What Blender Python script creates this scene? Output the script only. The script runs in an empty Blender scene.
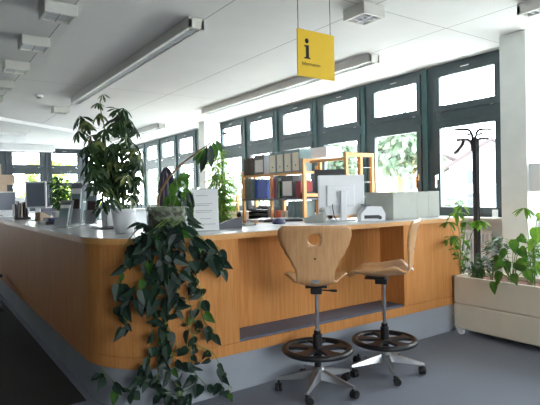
import bpy, bmesh, math, random
from mathutils import Vector, Matrix
C = bpy.context.scene.collection
PI = math.pi
rnd = random.Random(7)

# ------------------------------------------------------------------ camera
CAMH = 1.351
F = 504.09
MW = Matrix(((0.820171322, -0.571709745, -0.0216094893),
             (-0.0262969775, 5.94521444e-05, -0.999654173),
             (0.571513317, 0.820455949, -0.0149854773)))   # world -> camera (right, down, forward)
def ray(px, py):
    return MW.transposed() @ Vector(((px-270)/F, (py-202.5)/F, 1))
def at(px, py, ax, val):
    d = ray(px, py); o = Vector((0, 0, CAMH)); t = (val-o[ax])/d[ax]
    return o + d*t

# ------------------------------------------------------------------ materials
def lin(c):
    return tuple((x/255/12.92 if x/255 <= .04045 else ((x/255+.055)/1.055)**2.4) for x in c)+(1,)
MATS = {}
def mat(name, rgb, rough=.6, metal=0, noise=0, nscale=20, stretch=(1,1,1), rgb2=None, bump=0, spec=.5, coat=0, detail=4):
    if name in MATS: return MATS[name]
    m = bpy.data.materials.new(name); m.use_nodes = True
    n = m.node_tree.nodes; l = m.node_tree.links; b = n['Principled BSDF']
    b.inputs['Base Color'].default_value = lin(rgb); b.inputs['Roughness'].default_value = rough
    b.inputs['Metallic'].default_value = metal; b.inputs['Specular IOR Level'].default_value = spec
    b.inputs['Coat Weight'].default_value = coat
    if coat: b.inputs['Coat Roughness'].default_value = .25
    tc = n.new('ShaderNodeTexCoord'); mp = n.new('ShaderNodeMapping'); nz = n.new('ShaderNodeTexNoise')
    mp.inputs['Scale'].default_value = stretch; nz.inputs['Scale'].default_value = nscale; nz.inputs['Detail'].default_value = detail
    l.new(tc.outputs['Object'], mp.inputs['Vector']); l.new(mp.outputs['Vector'], nz.inputs['Vector'])
    r = n.new('ShaderNodeValToRGB'); r.color_ramp.elements[0].position = .32; r.color_ramp.elements[1].position = .68
    k = noise if noise else .03
    r.color_ramp.elements[0].color = lin(rgb2) if rgb2 else tuple(x*(1-k) for x in lin(rgb)[:3])+(1,)
    r.color_ramp.elements[1].color = lin(rgb) if rgb2 else tuple(min(1, x*(1+k)) for x in lin(rgb)[:3])+(1,)
    l.new(nz.outputs['Fac'], r.inputs['Fac']); l.new(r.outputs['Color'], b.inputs['Base Color'])
    if bump:
        bp = n.new('ShaderNodeBump'); bp.inputs['Strength'].default_value = bump; bp.inputs['Distance'].default_value = .01
        l.new(nz.outputs['Fac'], bp.inputs['Height']); l.new(bp.outputs['Normal'], b.inputs['Normal'])
    MATS[name] = m; return m

def leafmat(name, dark, light, nscale=9, trans=.25, rough=.35):
    m = mat(name, light, rough, rgb2=dark, nscale=nscale, detail=2)
    n = m.node_tree.nodes; l = m.node_tree.links; b = n['Principled BSDF']; o = n['Material Output']
    t = n.new('ShaderNodeBsdfTranslucent'); mx = n.new('ShaderNodeMixShader'); mx.inputs[0].default_value = trans
    ramp = [x for x in n if x.type == 'VALTORGB'][0]
    l.new(ramp.outputs['Color'], t.inputs['Color'])
    l.new(b.outputs[0], mx.inputs[1]); l.new(t.outputs[0], mx.inputs[2]); l.new(mx.outputs[0], o.inputs['Surface'])
    return m

wood   = mat('beech veneer', (202,142,84), .6, nscale=5, stretch=(16,16,.7), rgb2=(186,122,66), spec=.14, detail=6)
woodd  = mat('beech veneer edge', (214,160,96), .4, nscale=6, stretch=(9,9,9), rgb2=(202,146,84), coat=.2)
ply    = mat('moulded beech plywood', (212,166,118), .38, nscale=5, stretch=(14,3,1.2), rgb2=(196,146,98), coat=.25)
pine   = mat('honey pine', (220,164,98), .5, nscale=6, stretch=(9,9,1), rgb2=(204,144,78))
lam    = mat('grey laminate', (186,187,188), .25, nscale=300, noise=.06, coat=.15)
plinthm= mat('grey plinth laminate', (158,163,172), .5, nscale=3, noise=.06)
ledgem = mat('blue grey ribbed vinyl', (84,92,110), .6, nscale=40, stretch=(3,14,14), noise=.2)
seam   = mat('dark seam', (80,48,22), .8)
white  = mat('white plastic', (234,236,239), .4, nscale=8)
offw   = mat('off white cardboard', (168,171,163), .7, nscale=9)
paper  = mat('white paper', (236,236,236), .8, nscale=5)
wallm  = mat('white painted wall', (214,216,216), .8, nscale=3)
colm   = mat('painted concrete column', (232,237,234), .75, nscale=4, noise=.04)
black  = mat('black plastic', (22,23,26), .45, nscale=30, noise=.15)
blackm = mat('black powder coated steel', (16,17,18), .4, nscale=30, noise=.15)
alu    = mat('brushed aluminium', (176,178,182), .34, metal=.9, nscale=40)
chrome = mat('chrome', (205,205,208), .14, metal=1)
teal   = mat('teal grey painted frame', (64,80,86), .45, nscale=6, noise=.08)
tealm  = mat('teal painted mullion', (56,90,94), .45, nscale=6, noise=.08)
darkfr = mat('dark painted frame', (46,56,62), .45, nscale=6, noise=.08)
cream  = mat('cream lacquered planter', (216,208,188), .5, nscale=5, noise=.03)
clay   = mat('expanded clay granules', (120,66,44), .9, nscale=90, rgb2=(62,36,26), bump=.6)
soilm  = mat('potting soil', (48,36,28), .95, nscale=60, noise=.3, bump=.5)
lampm  = mat('lamp housing enamel', (208,208,202), .45, nscale=6)
mirror = mat('lamp reflector', (232,234,238), .22, metal=.45, nscale=5)
yellow = mat('yellow sign board', (224,184,34), .6, nscale=3)
ink    = mat('black print', (22,22,24), .7)
greyp  = mat('grey print', (150,152,158), .8)
screen = mat('grey blue lcd screen', (126,134,150), .25, nscale=2, noise=.05)
brown  = mat('brown stem bark', (112,86,58), .8, nscale=30, noise=.3)
green_stem = mat('green stem', (96,120,58), .6, nscale=20, noise=.2)
schef  = leafmat('schefflera leaf', (20,40,24), (52,80,42), 6, .2)
schefv = leafmat('variegated schefflera leaf', (46,66,36), (128,138,76), 30, .2)
pothos = leafmat('backlit dark trailing leaf', (14,32,26), (32,60,42), 7, .12, .5)  # backlight put into the colour: leaves darkened
pothosb= leafmat('fresh trailing leaf', (38,78,30), (84,128,46), 9, .4)
fresh  = leafmat('fresh green leaf', (70,120,40), (134,176,62), 9, .45)
dgreen = leafmat('deep green houseplant leaf', (32,70,36), (62,110,50), 12, .3)
treem  = leafmat('tree foliage', (70,88,74), (104,122,98), 1.5, .2)
treey  = leafmat('yellow-green shrub foliage', (96,130,40), (176,196,70), 1.5, .4)  # yellow-green leaf colours of the far shrubs
kraft  = mat('brown cardboard', (186,164,142), .8, nscale=8, noise=.06)
tealb  = mat('grey teal file board', (112,136,140), .6, nscale=10, noise=.06)
greyb  = mat('grey file board', (112,114,120), .6, nscale=10, noise=.06)
maroon = mat('dark brown file board', (60,36,38), .6, nscale=10, noise=.1)
blueb  = mat('blue plastic', (22,72,178), .4, nscale=10, noise=.1)
navy   = mat('navy plastic', (28,34,82), .5, nscale=10, noise=.1)
redb   = mat('red file board', (150,34,40), .6, nscale=10, noise=.1)
orangeb= mat('orange card', (206,92,40), .6, nscale=10, noise=.1)
plum   = mat('plum grey upholstery', (58,56,76), .9, nscale=60, noise=.15)
render_= mat('pale house render', (120,126,134), .9, nscale=1)
yrender= mat('cream house render', (226,216,180), .9, nscale=1)
rooft  = mat('grey brown roof tiles', (58,50,52), .9, nscale=8, noise=.12)
bounce_ground   = mat('pale ground for bounce', (214,214,208), .95, nscale=2, noise=.1)  # ground tone raised to bounce daylight up to the ceiling
glassd = mat('dark house glass', (40,46,54), .5)
pinkp  = mat('pink card', (214,120,150), .7)

def glass_mat():
    m = bpy.data.materials.new('clear window glass'); m.use_nodes = True
    n = m.node_tree.nodes; l = m.node_tree.links; n.remove(n['Principled BSDF'])
    t = n.new('ShaderNodeBsdfTransparent'); t.inputs[0].default_value = (.97,.985,.985,1)
    g = n.new('ShaderNodeBsdfGlossy'); g.inputs['Roughness'].default_value = .02
    mx = n.new('ShaderNodeMixShader'); mx.inputs[0].default_value = .04
    l.new(t.outputs[0], mx.inputs[1]); l.new(g.outputs[0], mx.inputs[2]); l.new(mx.outputs[0], n['Material Output'].inputs['Surface'])
    return m
glass = glass_mat()
def frosted():
    m = bpy.data.materials.new('etched glass'); m.use_nodes = True
    n = m.node_tree.nodes; l = m.node_tree.links; b = n['Principled BSDF']
    b.inputs['Base Color'].default_value = lin((116,124,104)); b.inputs['Roughness'].default_value = .3
    t = n.new('ShaderNodeBsdfTransparent'); mx = n.new('ShaderNodeMixShader')
    v = n.new('ShaderNodeTexNoise'); v.inputs['Scale'].default_value = 28
    tc = n.new('ShaderNodeTexCoord'); l.new(tc.outputs['Object'], v.inputs['Vector'])
    r = n.new('ShaderNodeValToRGB'); r.color_ramp.elements[0].position = .4; r.color_ramp.elements[1].position = .6
    r.color_ramp.elements[0].color = (.35,.35,.35,1); r.color_ramp.elements[1].color = (.85,.85,.85,1)
    l.new(v.outputs['Fac'], r.inputs[0]); l.new(r.outputs[0], mx.inputs[0])
    l.new(t.outputs[0], mx.inputs[1]); l.new(b.outputs[0], mx.inputs[2]); l.new(mx.outputs[0], n['Material Output'].inputs['Surface'])
    return m
etched = frosted()
def acrylic():
    m = bpy.data.materials.new('clear acrylic'); m.use_nodes = True
    n = m.node_tree.nodes; l = m.node_tree.links; b = n['Principled BSDF']
    b.inputs['Base Color'].default_value = lin((200,206,212)); b.inputs['Roughness'].default_value = .1
    t = n.new('ShaderNodeBsdfTransparent'); mx = n.new('ShaderNodeMixShader'); mx.inputs[0].default_value = .45
    l.new(t.outputs[0], mx.inputs[1]); l.new(b.outputs[0], mx.inputs[2]); l.new(mx.outputs[0], n['Material Output'].inputs['Surface'])
    return m
acryl = acrylic()

def carpet_mat(name, c1, c2, ribs=0):
    m = mat(name, c1, .95, nscale=170, rgb2=c2, bump=.5, spec=.15, detail=3)
    if ribs:
        n = m.node_tree.nodes; l = m.node_tree.links
        tc = [x for x in n if x.type == 'TEX_COORD'][0]; b = n['Principled BSDF']; ramp = [x for x in n if x.type == 'VALTORGB'][0]
        w = n.new('ShaderNodeTexWave'); w.wave_type = 'BANDS'; w.bands_direction = 'Y'; w.inputs['Scale'].default_value = ribs
        w.inputs['Distortion'].default_value = .6; w.inputs['Detail Scale'].default_value = 6
        mm = n.new('ShaderNodeMix'); mm.data_type = 'RGBA'; mm.blend_type = 'MULTIPLY'; mm.inputs[0].default_value = .55
        l.new(tc.outputs['Object'], w.inputs['Vector']); l.new(ramp.outputs[0], mm.inputs[6]); l.new(w.outputs['Color'], mm.inputs[7])
        l.new(mm.outputs[2], b.inputs['Base Color'])
    return m
carpet = carpet_mat('speckled blue grey carpet', (144,149,161), (102,106,116))
matm = carpet_mat('ribbed brown grey walkway carpet', (62,58,54), (36,34,32), 9)

def ceiling_mat():
    m = mat('white ceiling panels', (218,218,217), .85, nscale=2.5, noise=.02)
    n = m.node_tree.nodes; l = m.node_tree.links; b = n['Principled BSDF']; ramp = [x for x in n if x.type == 'VALTORGB'][0]
    tc = [x for x in n if x.type == 'TEX_COORD'][0]
    sp = n.new('ShaderNodeSeparateXYZ'); l.new(tc.outputs['Object'], sp.inputs[0])
    def line(sock, off, per, w):
        a = n.new('ShaderNodeMath'); a.operation = 'SUBTRACT'; a.inputs[1].default_value = off-w/2; l.new(sock, a.inputs[0])
        f = n.new('ShaderNodeMath'); f.operation = 'FLOORED_MODULO'; f.inputs[1].default_value = per; l.new(a.outputs[0], f.inputs[0])
        c = n.new('ShaderNodeMath'); c.operation = 'LESS_THAN'; c.inputs[1].default_value = w; l.new(f.outputs[0], c.inputs[0]); return c.outputs[0]
    x1 = line(sp.outputs[0], 1.13, 1.1, .011); y1 = line(sp.outputs[1], 3.17, 4.4, .009)
    mx = n.new('ShaderNodeMath'); mx.operation = 'MAXIMUM'; l.new(x1, mx.inputs[0]); l.new(y1, mx.inputs[1])
    mm = n.new('ShaderNodeMix'); mm.data_type = 'RGBA'; l.new(mx.outputs[0], mm.inputs[0]); l.new(ramp.outputs[0], mm.inputs[6])
    mm.inputs[7].default_value = lin((150,150,150)); l.new(mm.outputs[2], b.inputs['Base Color'])
    return m
ceilm = ceiling_mat()

# ------------------------------------------------------------------ mesh helpers
class MB:
    def __init__(s): s.bm = bmesh.new()
    def box(s, x0, x1, y0, y1, z0, z1, bevel=0, M=None):
        if x0 > x1: x0, x1 = x1, x0
        if y0 > y1: y0, y1 = y1, y0
        if z0 > z1: z0, z1 = z1, z0
        r = bmesh.ops.create_cube(s.bm, size=1)
        for v in r['verts']:
            v.co = Vector(((x0+x1)/2+v.co.x*(x1-x0), (y0+y1)/2+v.co.y*(y1-y0), (z0+z1)/2+v.co.z*(z1-z0)))
        vs = r['verts']
        if bevel:
            es = list({e for v in vs for e in v.link_edges})
            q = bmesh.ops.bevel(s.bm, geom=es, offset=bevel, segments=2, affect='EDGES', profile=.6)
            vs = list(set([v for v in q['verts']] + [v for v in vs if v.is_valid]))
        if M:
            for v in vs: v.co = M @ v.co
        return s
    def poly(s, pts):
        vs = [s.bm.verts.new(p) for p in pts]
        try: s.bm.faces.new(vs)
        except ValueError: pass
        return s
    def prism(s, pts, z0, z1, M=None):
        a = [Vector((p[0], p[1], z0)) for p in pts]; b = [Vector((p[0], p[1], z1)) for p in pts]
        if M: a = [M @ v for v in a]; b = [M @ v for v in b]
        A = [s.bm.verts.new(v) for v in a]; B = [s.bm.verts.new(v) for v in b]; n = len(A)
        s.bm.faces.new(A[::-1]); s.bm.faces.new(B)
        for i in range(n): s.bm.faces.new((A[i], A[(i+1) % n], B[(i+1) % n], B[i]))
        return s
    def tube(s, pts, r, seg=8, caps=True):
        pts = [Vector(p) for p in pts]; n = len(pts)
        rr = r if isinstance(r, (list, tuple)) else [r]*n
        t0 = (pts[1]-pts[0]).normalized(); up = Vector((0,0,1)) if abs(t0.z) < .9 else Vector((1,0,0))
        u = t0.cross(up).normalized(); rings = []
        for i, p in enumerate(pts):
            t = (pts[min(i+1, n-1)]-pts[max(i-1, 0)]).normalized()
            u = (u - t*u.dot(t)).normalized(); w = t.cross(u)
            rings.append([s.bm.verts.new(p+(u*math.cos(a)+w*math.sin(a))*rr[i]) for a in [2*PI*k/seg for k in range(seg)]])
        for i in range(n-1):
            for k in range(seg): s.bm.faces.new((rings[i][k], rings[i][(k+1) % seg], rings[i+1][(k+1) % seg], rings[i+1][k]))
        if caps: s.bm.faces.new(rings[0][::-1]); s.bm.faces.new(rings[-1])
        return s
    def lathe(s, prof, cx=0, cy=0, seg=24, M=None, sx=1, sy=1, n4=0):
        rings = []
        for r, z in prof:
            ring = []
            for k in range(seg):
                a = 2*PI*k/seg; v = Vector((cx+r*sx*math.cos(a), cy+r*sy*math.sin(a), z))
                ring.append(s.bm.verts.new(M @ v if M else v))
            rings.append(ring)
        for i in range(len(rings)-1):
            for k in range(seg): s.bm.faces.new((rings[i][k], rings[i][(k+1) % seg], rings[i+1][(k+1) % seg], rings[i+1][k]))
        s.bm.faces.new(rings[0][::-1]); s.bm.faces.new(rings[-1])
        return s
    def torus(s, c, R, r, seg=36, q=10, sz=1):
        rings = []
        for i in range(seg):
            a = 2*PI*i/seg
            rings.append([s.bm.verts.new((c[0]+(R+r*math.cos(b))*math.cos(a), c[1]+(R+r*math.cos(b))*math.sin(a), c[2]+r*sz*math.sin(b))) for b in [2*PI*k/q for k in range(q)]])
        for i in range(seg):
            for k in range(q): s.bm.faces.new((rings[i][k], rings[(i+1) % seg][k], rings[(i+1) % seg][(k+1) % q], rings[i][(k+1) % q]))
        return s
    def leaf(s, base, d, nrm, L, W, shape='ovate', droop=.25, fold=.18):
        d = Vector(d).normalized(); nrm = Vector(nrm); side = d.cross(nrm)
        if side.length < 1e-4: side = d.cross(Vector((.3,.5,.8)))
        side.normalize(); nrm = side.cross(d).normalized()
        prof = {'ovate': [(0,.0),(.1,.62),(.3,1),(.55,.86),(.8,.42),(1,0)],
                'heart': [(0,.0),(-.06,.6),(.12,1),(.4,.95),(.72,.5),(1,0)],
                'lance': [(0,0),(.2,.7),(.5,1),(.8,.6),(1,0)],
                'leaflet': [(0,.0),(.3,.6),(.6,1),(.85,.7),(1,0)]}[shape]
        ms, ls, rs = [], [], []
        for t, w in prof:
            tt = max(t, 0)
            p = Vector(base)+d*(L*t)-nrm*(droop*L*tt*tt)
            m = s.bm.verts.new(p - nrm*(0 if w == 0 else fold*W*w*.5)); ms.append(m)
            if w > 0:
                ls.append(s.bm.verts.new(p+side*(W*.5*w)+nrm*fold*W*w*.4)); rs.append(s.bm.verts.new(p-side*(W*.5*w)+nrm*fold*W*w*.4))
            else: ls.append(m); rs.append(m)
        for i in range(len(ms)-1):
            for q in (ls, rs):
                f = [ms[i], ms[i+1], q[i+1], q[i]] if q is ls else [ms[i+1], ms[i], q[i], q[i+1]]
                g = []
                for v in f:
                    if v not in g: g.append(v)
                if len(g) > 2:
                    try: s.bm.faces.new(g)
                    except ValueError: pass
        return s
    def build(s, name, m, parent=None, smooth=False, loc=None):
        bmesh.ops.recalc_face_normals(s.bm, faces=s.bm.faces[:])
        me = bpy.data.meshes.new(name); s.bm.to_mesh(me); s.bm.free()
        me.materials.append(m)
        if smooth:
            me.polygons.foreach_set('use_smooth', [True]*len(me.polygons)); me.set_sharp_from_angle(angle=math.radians(38))
        o = bpy.data.objects.new(name, me); C.objects.link(o)
        if parent: o.parent = parent
        if loc: o.location = loc
        return o

def tag(o, label, cat, group=None, kind=None):
    o['label'] = label; o['category'] = cat
    if group: o['group'] = group
    if kind: o['kind'] = kind
    return o
def thing(name, label, cat, loc=(0,0,0), rz=0, group=None):
    o = bpy.data.objects.new(name, None); C.objects.link(o); o.location = loc; o.rotation_euler = (0,0,rz); o.empty_display_size = .1
    return tag(o, label, cat, group)
def struct(o): o['kind'] = 'structure'; return o
def sroot(name):
    o = bpy.data.objects.new(name, None); C.objects.link(o); o['kind'] = 'structure'; return o
def dup(root, loc, rz, label, group=None):
    r = root.copy(); C.objects.link(r); r.location = loc; r.rotation_euler = (0,0,rz); r['label'] = label
    if group: r['group'] = group
    for ch in list(root.children):
        c = ch.copy(); C.objects.link(c); c.parent = r
        for g in ch.children:
            d = g.copy(); C.objects.link(d); d.parent = c
    return r
def rv(a=1): return Vector((rnd.uniform(-a,a), rnd.uniform(-a,a), rnd.uniform(-a,a)))
def spline(pts, n=6):
    P = [Vector(p) for p in pts]; P = [P[0]*2-P[1]]+P+[P[-1]*2-P[-2]]; out = []
    for i in range(1, len(P)-2):
        for k in range(n):
            t = k/n; a, b, c, d = P[i-1], P[i], P[i+1], P[i+2]
            out.append(.5*((2*b)+(c-a)*t+(2*a-5*b+4*c-d)*t*t+(3*b-a-3*c+d)*t**3))
    out.append(P[-2]); return out

# ------------------------------------------------------------------ room shell
PER = 1.144; PW = .77
W = 5.6; CEIL = 3.0; XL = -3.2; YB = -3.2; YF = 17.3
struct(MB().box(XL, W+.15, YB, YF+.15, -.1, 0).build('floor', carpet))
struct(MB().box(-1.6, .885, 3.47, YF, 0, .006).build('floor', matm))
struct(MB().box(XL, W+.3, YB, YF+.3, CEIL, CEIL+.12).build('ceiling', ceilm))
struct(MB().box(XL-.15, XL, YB, YF+.15, 0, CEIL).build('wall_left', mat('dark wall against bounce', (66,60,54), .8, nscale=2)))  # unseen wall, made dark to keep bounced light off the left side
struct(MB().box(XL, W, YB-.2, YB+.02, 0, 1.0).build('wall_back', wallm))
struct(MB().box(XL, -1.2+1*PER, YB-.15, YB, 1.0, CEIL).build('wall_back', MATS['dark wall against bounce']))  # unseen, same dark tone to dim the left front
struct(MB().box(-1.2+4*PER, W, YB-.15, YB, 1.0, CEIL).build('wall_back', wallm))
struct(MB().box(W-.02, W+.2, YB, YF+.15, 0, 1.0).build('wall_right', wallm))
struct(MB().box(XL, W-.02, YF, YF+.2, 0, 1.0).build('wall_front', wallm))
struct(MB().box(W-.2, W+.02, YB, YF, 1.0, 1.03, .004).build('trim_1', lampm))

# one window bay: local u along the wall, v = outward, z up ; period 1.144, pane .77 wide

def window(n, fn, mfr=teal, mmu=tealm, hand=1, clip=None):
    r = sroot('window_%d' % n)
    def B(lst, name, m, parent=None, bev=0):
        b = MB()
        for u0, u1, v0, v1, z0, z1 in lst:
            p = fn(u0, v0); q = fn(u1, v1); b.box(p[0], q[0], p[1], q[1], z0, z1, bev)
        return b.build(name, m, parent or r)
    h = PW/2
    fr = .045
    B([(-PER/2, -h-.105, .0, .09, 1.03, 2.97)], 'mullion', mmu)
    B([(-PER/2, PER/2, .03, .1, 2.925, 3.0), (-PER/2, PER/2, .03, .1, 1.0, 1.075), (-h-.105, h+.08, .03, .1, 2.245, 2.40),
       (-h-.105, -h-.065, .03, .1, 1.07, 2.93), (h+.065, PER/2, .03, .1, 1.07, 2.93)], 'window_frame', mfr)
    s1 = B([(-h-.075, h+.075, .01, .07, 2.84, 2.935), (-h-.075, h+.075, .01, .07, 2.385, 2.466), (-h-.075, -h, .01, .07, 2.466, 2.84), (h, h+.075, .01, .07, 2.466, 2.84)], 'upper_sash', mfr, bev=.004)
    B([(-h, h, .04, .046, 2.466, 2.84)], 'pane', glass, s1)
    s2 = B([(-h-.075, h+.075, .01, .07, 2.17, 2.255), (-h-.075, h+.075, .01, .07, 1.065, 1.147), (-h-.075, -h, .01, .07, 1.147, 2.17), (h, h+.075, .01, .07, 1.147, 2.17)], 'lower_sash', mfr, bev=.004)
    B([(-h, h, .04, .046, 1.147, 2.17)], 'pane', glass, s2)
    B([(-.06, .06, .0, .012, 2.9, 2.912), (-h+.0, -h+.05, .0, .012, 2.37, 2.385), (h-.05, h, 0, .012, 2.37, 2.385)], 'hinge', chrome)
    hu = (h+.035)*hand
    B([(hu-.013, hu+.013, -.006, .012, 1.50, 1.58), (hu-.009, hu+.009, -.04, -.005, 1.535, 1.555), (hu-.011, hu+.011, -.05, -.032, 1.40, 1.56)], 'handle', chrome, bev=.003)
    return r
wn = 1
struct(MB().box(W, W+.15, YB, 3.37+PW/2-PER*2.5, 1.0, CEIL).build('wall_right', wallm))  # unseen blank stretch in place of bays, cuts light on the counter front
for k in range(-2, 12):
    y0 = 3.37+PER*k+PW/2
    window(wn, lambda u, v, y0=y0: (W+v, y0+u), hand=(1 if k == 0 else (-1 if k % 2 else 1))); wn += 1
for k in range(-6, 3):
    x0 = 2.41+PER*k+PW/2
    window(wn, lambda u, v, x0=x0: (x0+u, YF+v), darkfr, darkfr); wn += 1

for k in (1, 2, 3):  # unseen bays behind the camera, added as fill for the counter front
    x0 = -1.2+PER*(k+.5)
    window(wn, lambda u, v, x0=x0: (x0+u, YB-v), darkfr, darkfr); wn += 1
# columns
for y0, y1 in ((2.755, 3.04), (9.86, 10.15), (-3.1, -2.85)):
    struct(MB().box(5.165, 5.56, y0, y1, 0, CEIL, .006).build('column', colm))
struct(MB().box(5.40, 5.5, 16.9, 17.28, 0, CEIL).build('column', darkfr))
# shallow slanted slabs and a beam at the far end of the ceiling
for pts in ([(0,120.4),(73,132.5),(73,137),(0,126)], [(0,134.4),(26,136.5),(26,140.5),(0,139.5)]):
    z1 = 2.93
    P = [at(a, b, 2, z1) for a, b in pts]
    ext = P[0]+(P[0]-P[1])*1.2; ext2 = P[3]+(P[3]-P[2])*1.2
    struct(MB().prism([(ext.x, ext.y), (P[1].x, P[1].y), (P[2].x, P[2].y), (ext2.x, ext2.y)], z1, CEIL-.001).build('ceiling', wallm))
struct(MB().box(XL+.01, 3.42, 16.2, 16.6, 2.81, CEIL-.001).build('ceiling', wallm))

# radiators below the windows
def radiator(y0, y1, label):
    t = thing('radiator', label, 'radiator', (W-.1, (y0+y1)/2, .12), 0, 'radiators under the windows')
    L = y1-y0
    b = MB(); n = int(L/.05)
    for i in range(n):
        u = -L/2+(i+.5)*L/n; b.box(-.035, .02, u-.017, u+.017, .03, .72, .008)
    b.build('fins', white, t)
    MB().box(-.02, .01, -L/2, L/2, .0, .04).build('header_pipe', white, t); MB().box(-.02, .01, -L/2, L/2, .71, .75).build('header_pipe', white, t)
    MB().tube([(-.0, -L/2+.05, .02), (-.0, -L/2+.05, -.12)], .01).build('supply_pipe', white, t)
    v = MB().lathe([(.02,0),(.022,.02),(.02,.06),(.012,.065)], 0, 0, 14, Matrix.Translation((-.01, L/2+.0, .66)) @ Matrix.Rotation(-PI/2, 4, 'X')).build('valve', white, t, True)
radiator(3.35, 4.25, 'white ribbed radiator under the window beside the black coat stand')
b = MB().box(5.20, 5.54, 2.60, 2.7551, 1.33, 1.62, .01)
tag(b.build('fuse_box', white), 'white wall box fixed to the side of the near white column', 'wall box')
b = MB().box(5.54, 5.57, 3.32, 3.38, 1.02, 1.12, .004)
tag(b.build('light_switch', white), 'small white switch plate at the window corner by the column', 'switch')

# ------------------------------------------------------------------ luminaires
def linear_lamp(x0, x1, y0, y1, label, blades):
    t = thing('linear_lamp', label, 'ceiling light', ((x0+x1)/2, y0, CEIL), 0, 'long louvred ceiling lamps')
    h = (x1-x0)/2; L = y1-y0
    b = MB(); b.box(-h, h, 0, L, -.02, -.002); b.box(-h, -h+.035, 0, L, -.1, -.018, .003); b.box(h-.035, h, 0, L, -.1, -.018, .003)
    b.box(-h, h, 0, .03, -.1, -.018, .003); b.box(-h, h, L-.03, L, -.1, -.018, .003); b.build('housing', lampm, t)
    MB().box(-h+.035, h-.035, .03, L-.03, -.028, -.021).build('reflector', mirror, t)
    b = MB(); n = int(L/.06)
    for i in range(1, n):
        y = .03+(L-.06)*i/n; b.box(-h+.036, h-.036, y-.004, y+.004, -.096, -.05)
    b.build('louvre', mirror, t)
    MB().tube([(0, .05, -.045), (0, L-.05, -.045)], .013, 10).build('lamp_tube', white, t, True)
linear_lamp(2.065, 2.225, 4.2, 8.55, 'long louvred ceiling lamp above the counter, nearest the big potted tree', 1)
linear_lamp(4.40, 4.57, 4.2, 8.5, 'long louvred ceiling lamp by the windows, behind the yellow sign', 1)
linear_lamp(4.40, 4.57, -1.9, 2.42, 'ceiling lamp cut off by the top right corner, near the white column', 1)
linear_lamp(4.40, 4.57, 10.6, 14.9, 'distant ceiling lamp beyond the far column, right of the potted tree', 1)
def square_lamp(x, y, label, first=[None]):
    g = 'small square louvred ceiling lamps'
    if first[0]: return dup(first[0], (x, y, CEIL), 0, label, g)
    t = thing('square_lamp', label, 'ceiling light', (x, y, CEIL), 0, g); h = .13
    b = MB(); b.box(-h, h, -h, h, -.02, -.002)
    for s in (-1, 1):
        b.box(s*h, s*(h-.022), -h, h, -.1, -.018, .003); b.box(-h, h, s*h, s*(h-.022), -.1, -.018, .003)
    b.build('housing', lampm, t)
    MB().box(-h+.022, h-.022, -h+.022, h-.022, -.032, -.021).build('reflector', mirror, t)
    b = MB()
    b.box(-.004, .004, -h+.023, h-.023, -.097, -.055)
    for q in (-.055, 0, .055): b.box(-h+.023, h-.023, q-.003, q+.003, -.096, -.056)
    b.build('louvre', mirror, t)
    first[0] = t; return t
square_lamp(3.31, 3.22, 'square ceiling lamp right of the yellow information sign')
square_lamp(1.02, 4.58, 'first and largest square ceiling lamp in the left row, top of the picture')
square_lamp(1.01, 5.62, 'second square ceiling lamp from the front in the left row')
square_lamp(1.0, 6.72, 'third square ceiling lamp from the front in the left row')
square_lamp(.99, 7.85, 'fourth square ceiling lamp from the front in the left row')
square_lamp(.99, 8.95, 'last square ceiling lamp of the left row, at the picture edge')
square_lamp(2.13, 9.6, 'square ceiling lamp beyond the end of the long lamp above the counter')
p = at(39, 95, 2, CEIL)
t = thing('smoke_detector', 'small round white smoke detector on the ceiling', 'smoke detector', (p.x, p.y, CEIL))
MB().lathe([(.06,-.001),(.06,-.02),(.045,-.035)], seg=20).build('base', white, t, True)
MB().lathe([(.035,-.03),(.035,-.05),(.02,-.058)], seg=20).build('sensor_cap', offw, t, True)

# ------------------------------------------------------------------ hanging sign
sx0, sx1, sy, sz0, sz1 = 2.375, 2.745, 3.0, 2.248, 2.606
t = thing('hanging_sign', 'yellow square information sign hanging from the ceiling on two wires', 'sign', (sx0, sy, sz0))
w, h = sx1-sx0, sz1-sz0
MB().box(0, w, 0, .012, 0, h, .001).build('sign_board', yellow, t)
MB().tube([(.012, .006, h-.01), (.012, .006, CEIL-sz0-.001)], .0028, 6).build('wire', ink, t)
MB().tube([(w-.035, .006, h-.01), (w-.035, .006, CEIL-sz0-.001)], .0028, 6).build('wire', ink, t)
Mr = Matrix.Translation((0, -.0004, 0)) @ Matrix.Rotation(PI/2, 4, 'X')
b = MB(); cx = .093; k = .00047*w/.37
def P(l): return [(cx+a*.001, c*.001) for a, c in l]
zb = h*.385
q_ = .86
b.prism([(cx-.004+.0216*q_*math.cos(a), zb+q_*(.158+.022*math.sin(a))) for a in [2*PI*i/24 for i in range(24)]], 0, .001, Mr)
b.prism([(cx+q_*u, zb+q_*v) for u, v in ((-.038,0),(.034,0),(.034,.009),(.018,.015),(.018,.122),(-.036,.118),(-.036,.109),(-.018,.102),(-.018,.015),(-.038,.009))], 0, .001, Mr)
b.build('letter_i', ink, t)
def text(s, size, m, parent, loc, rot=(PI/2, 0, 0), name='lettering'):
    cu = bpy.data.curves.new('lettering', 'FONT'); cu.body = s; cu.size = size; cu.extrude = .0004
    o = bpy.data.objects.new('tmp', cu); C.objects.link(o)
    dg = bpy.context.evaluated_depsgraph_get(); me = bpy.data.meshes.new_from_object(o.evaluated_get(dg))
    bpy.data.objects.remove(o); me.materials.clear(); me.materials.append(m)
    q = bpy.data.objects.new(name, me); C.objects.link(q); q.parent = parent; q.location = loc; q.rotation_euler = rot; return q
text('Information', .039, ink, t, (.036, -.0008, h*.245))

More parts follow.
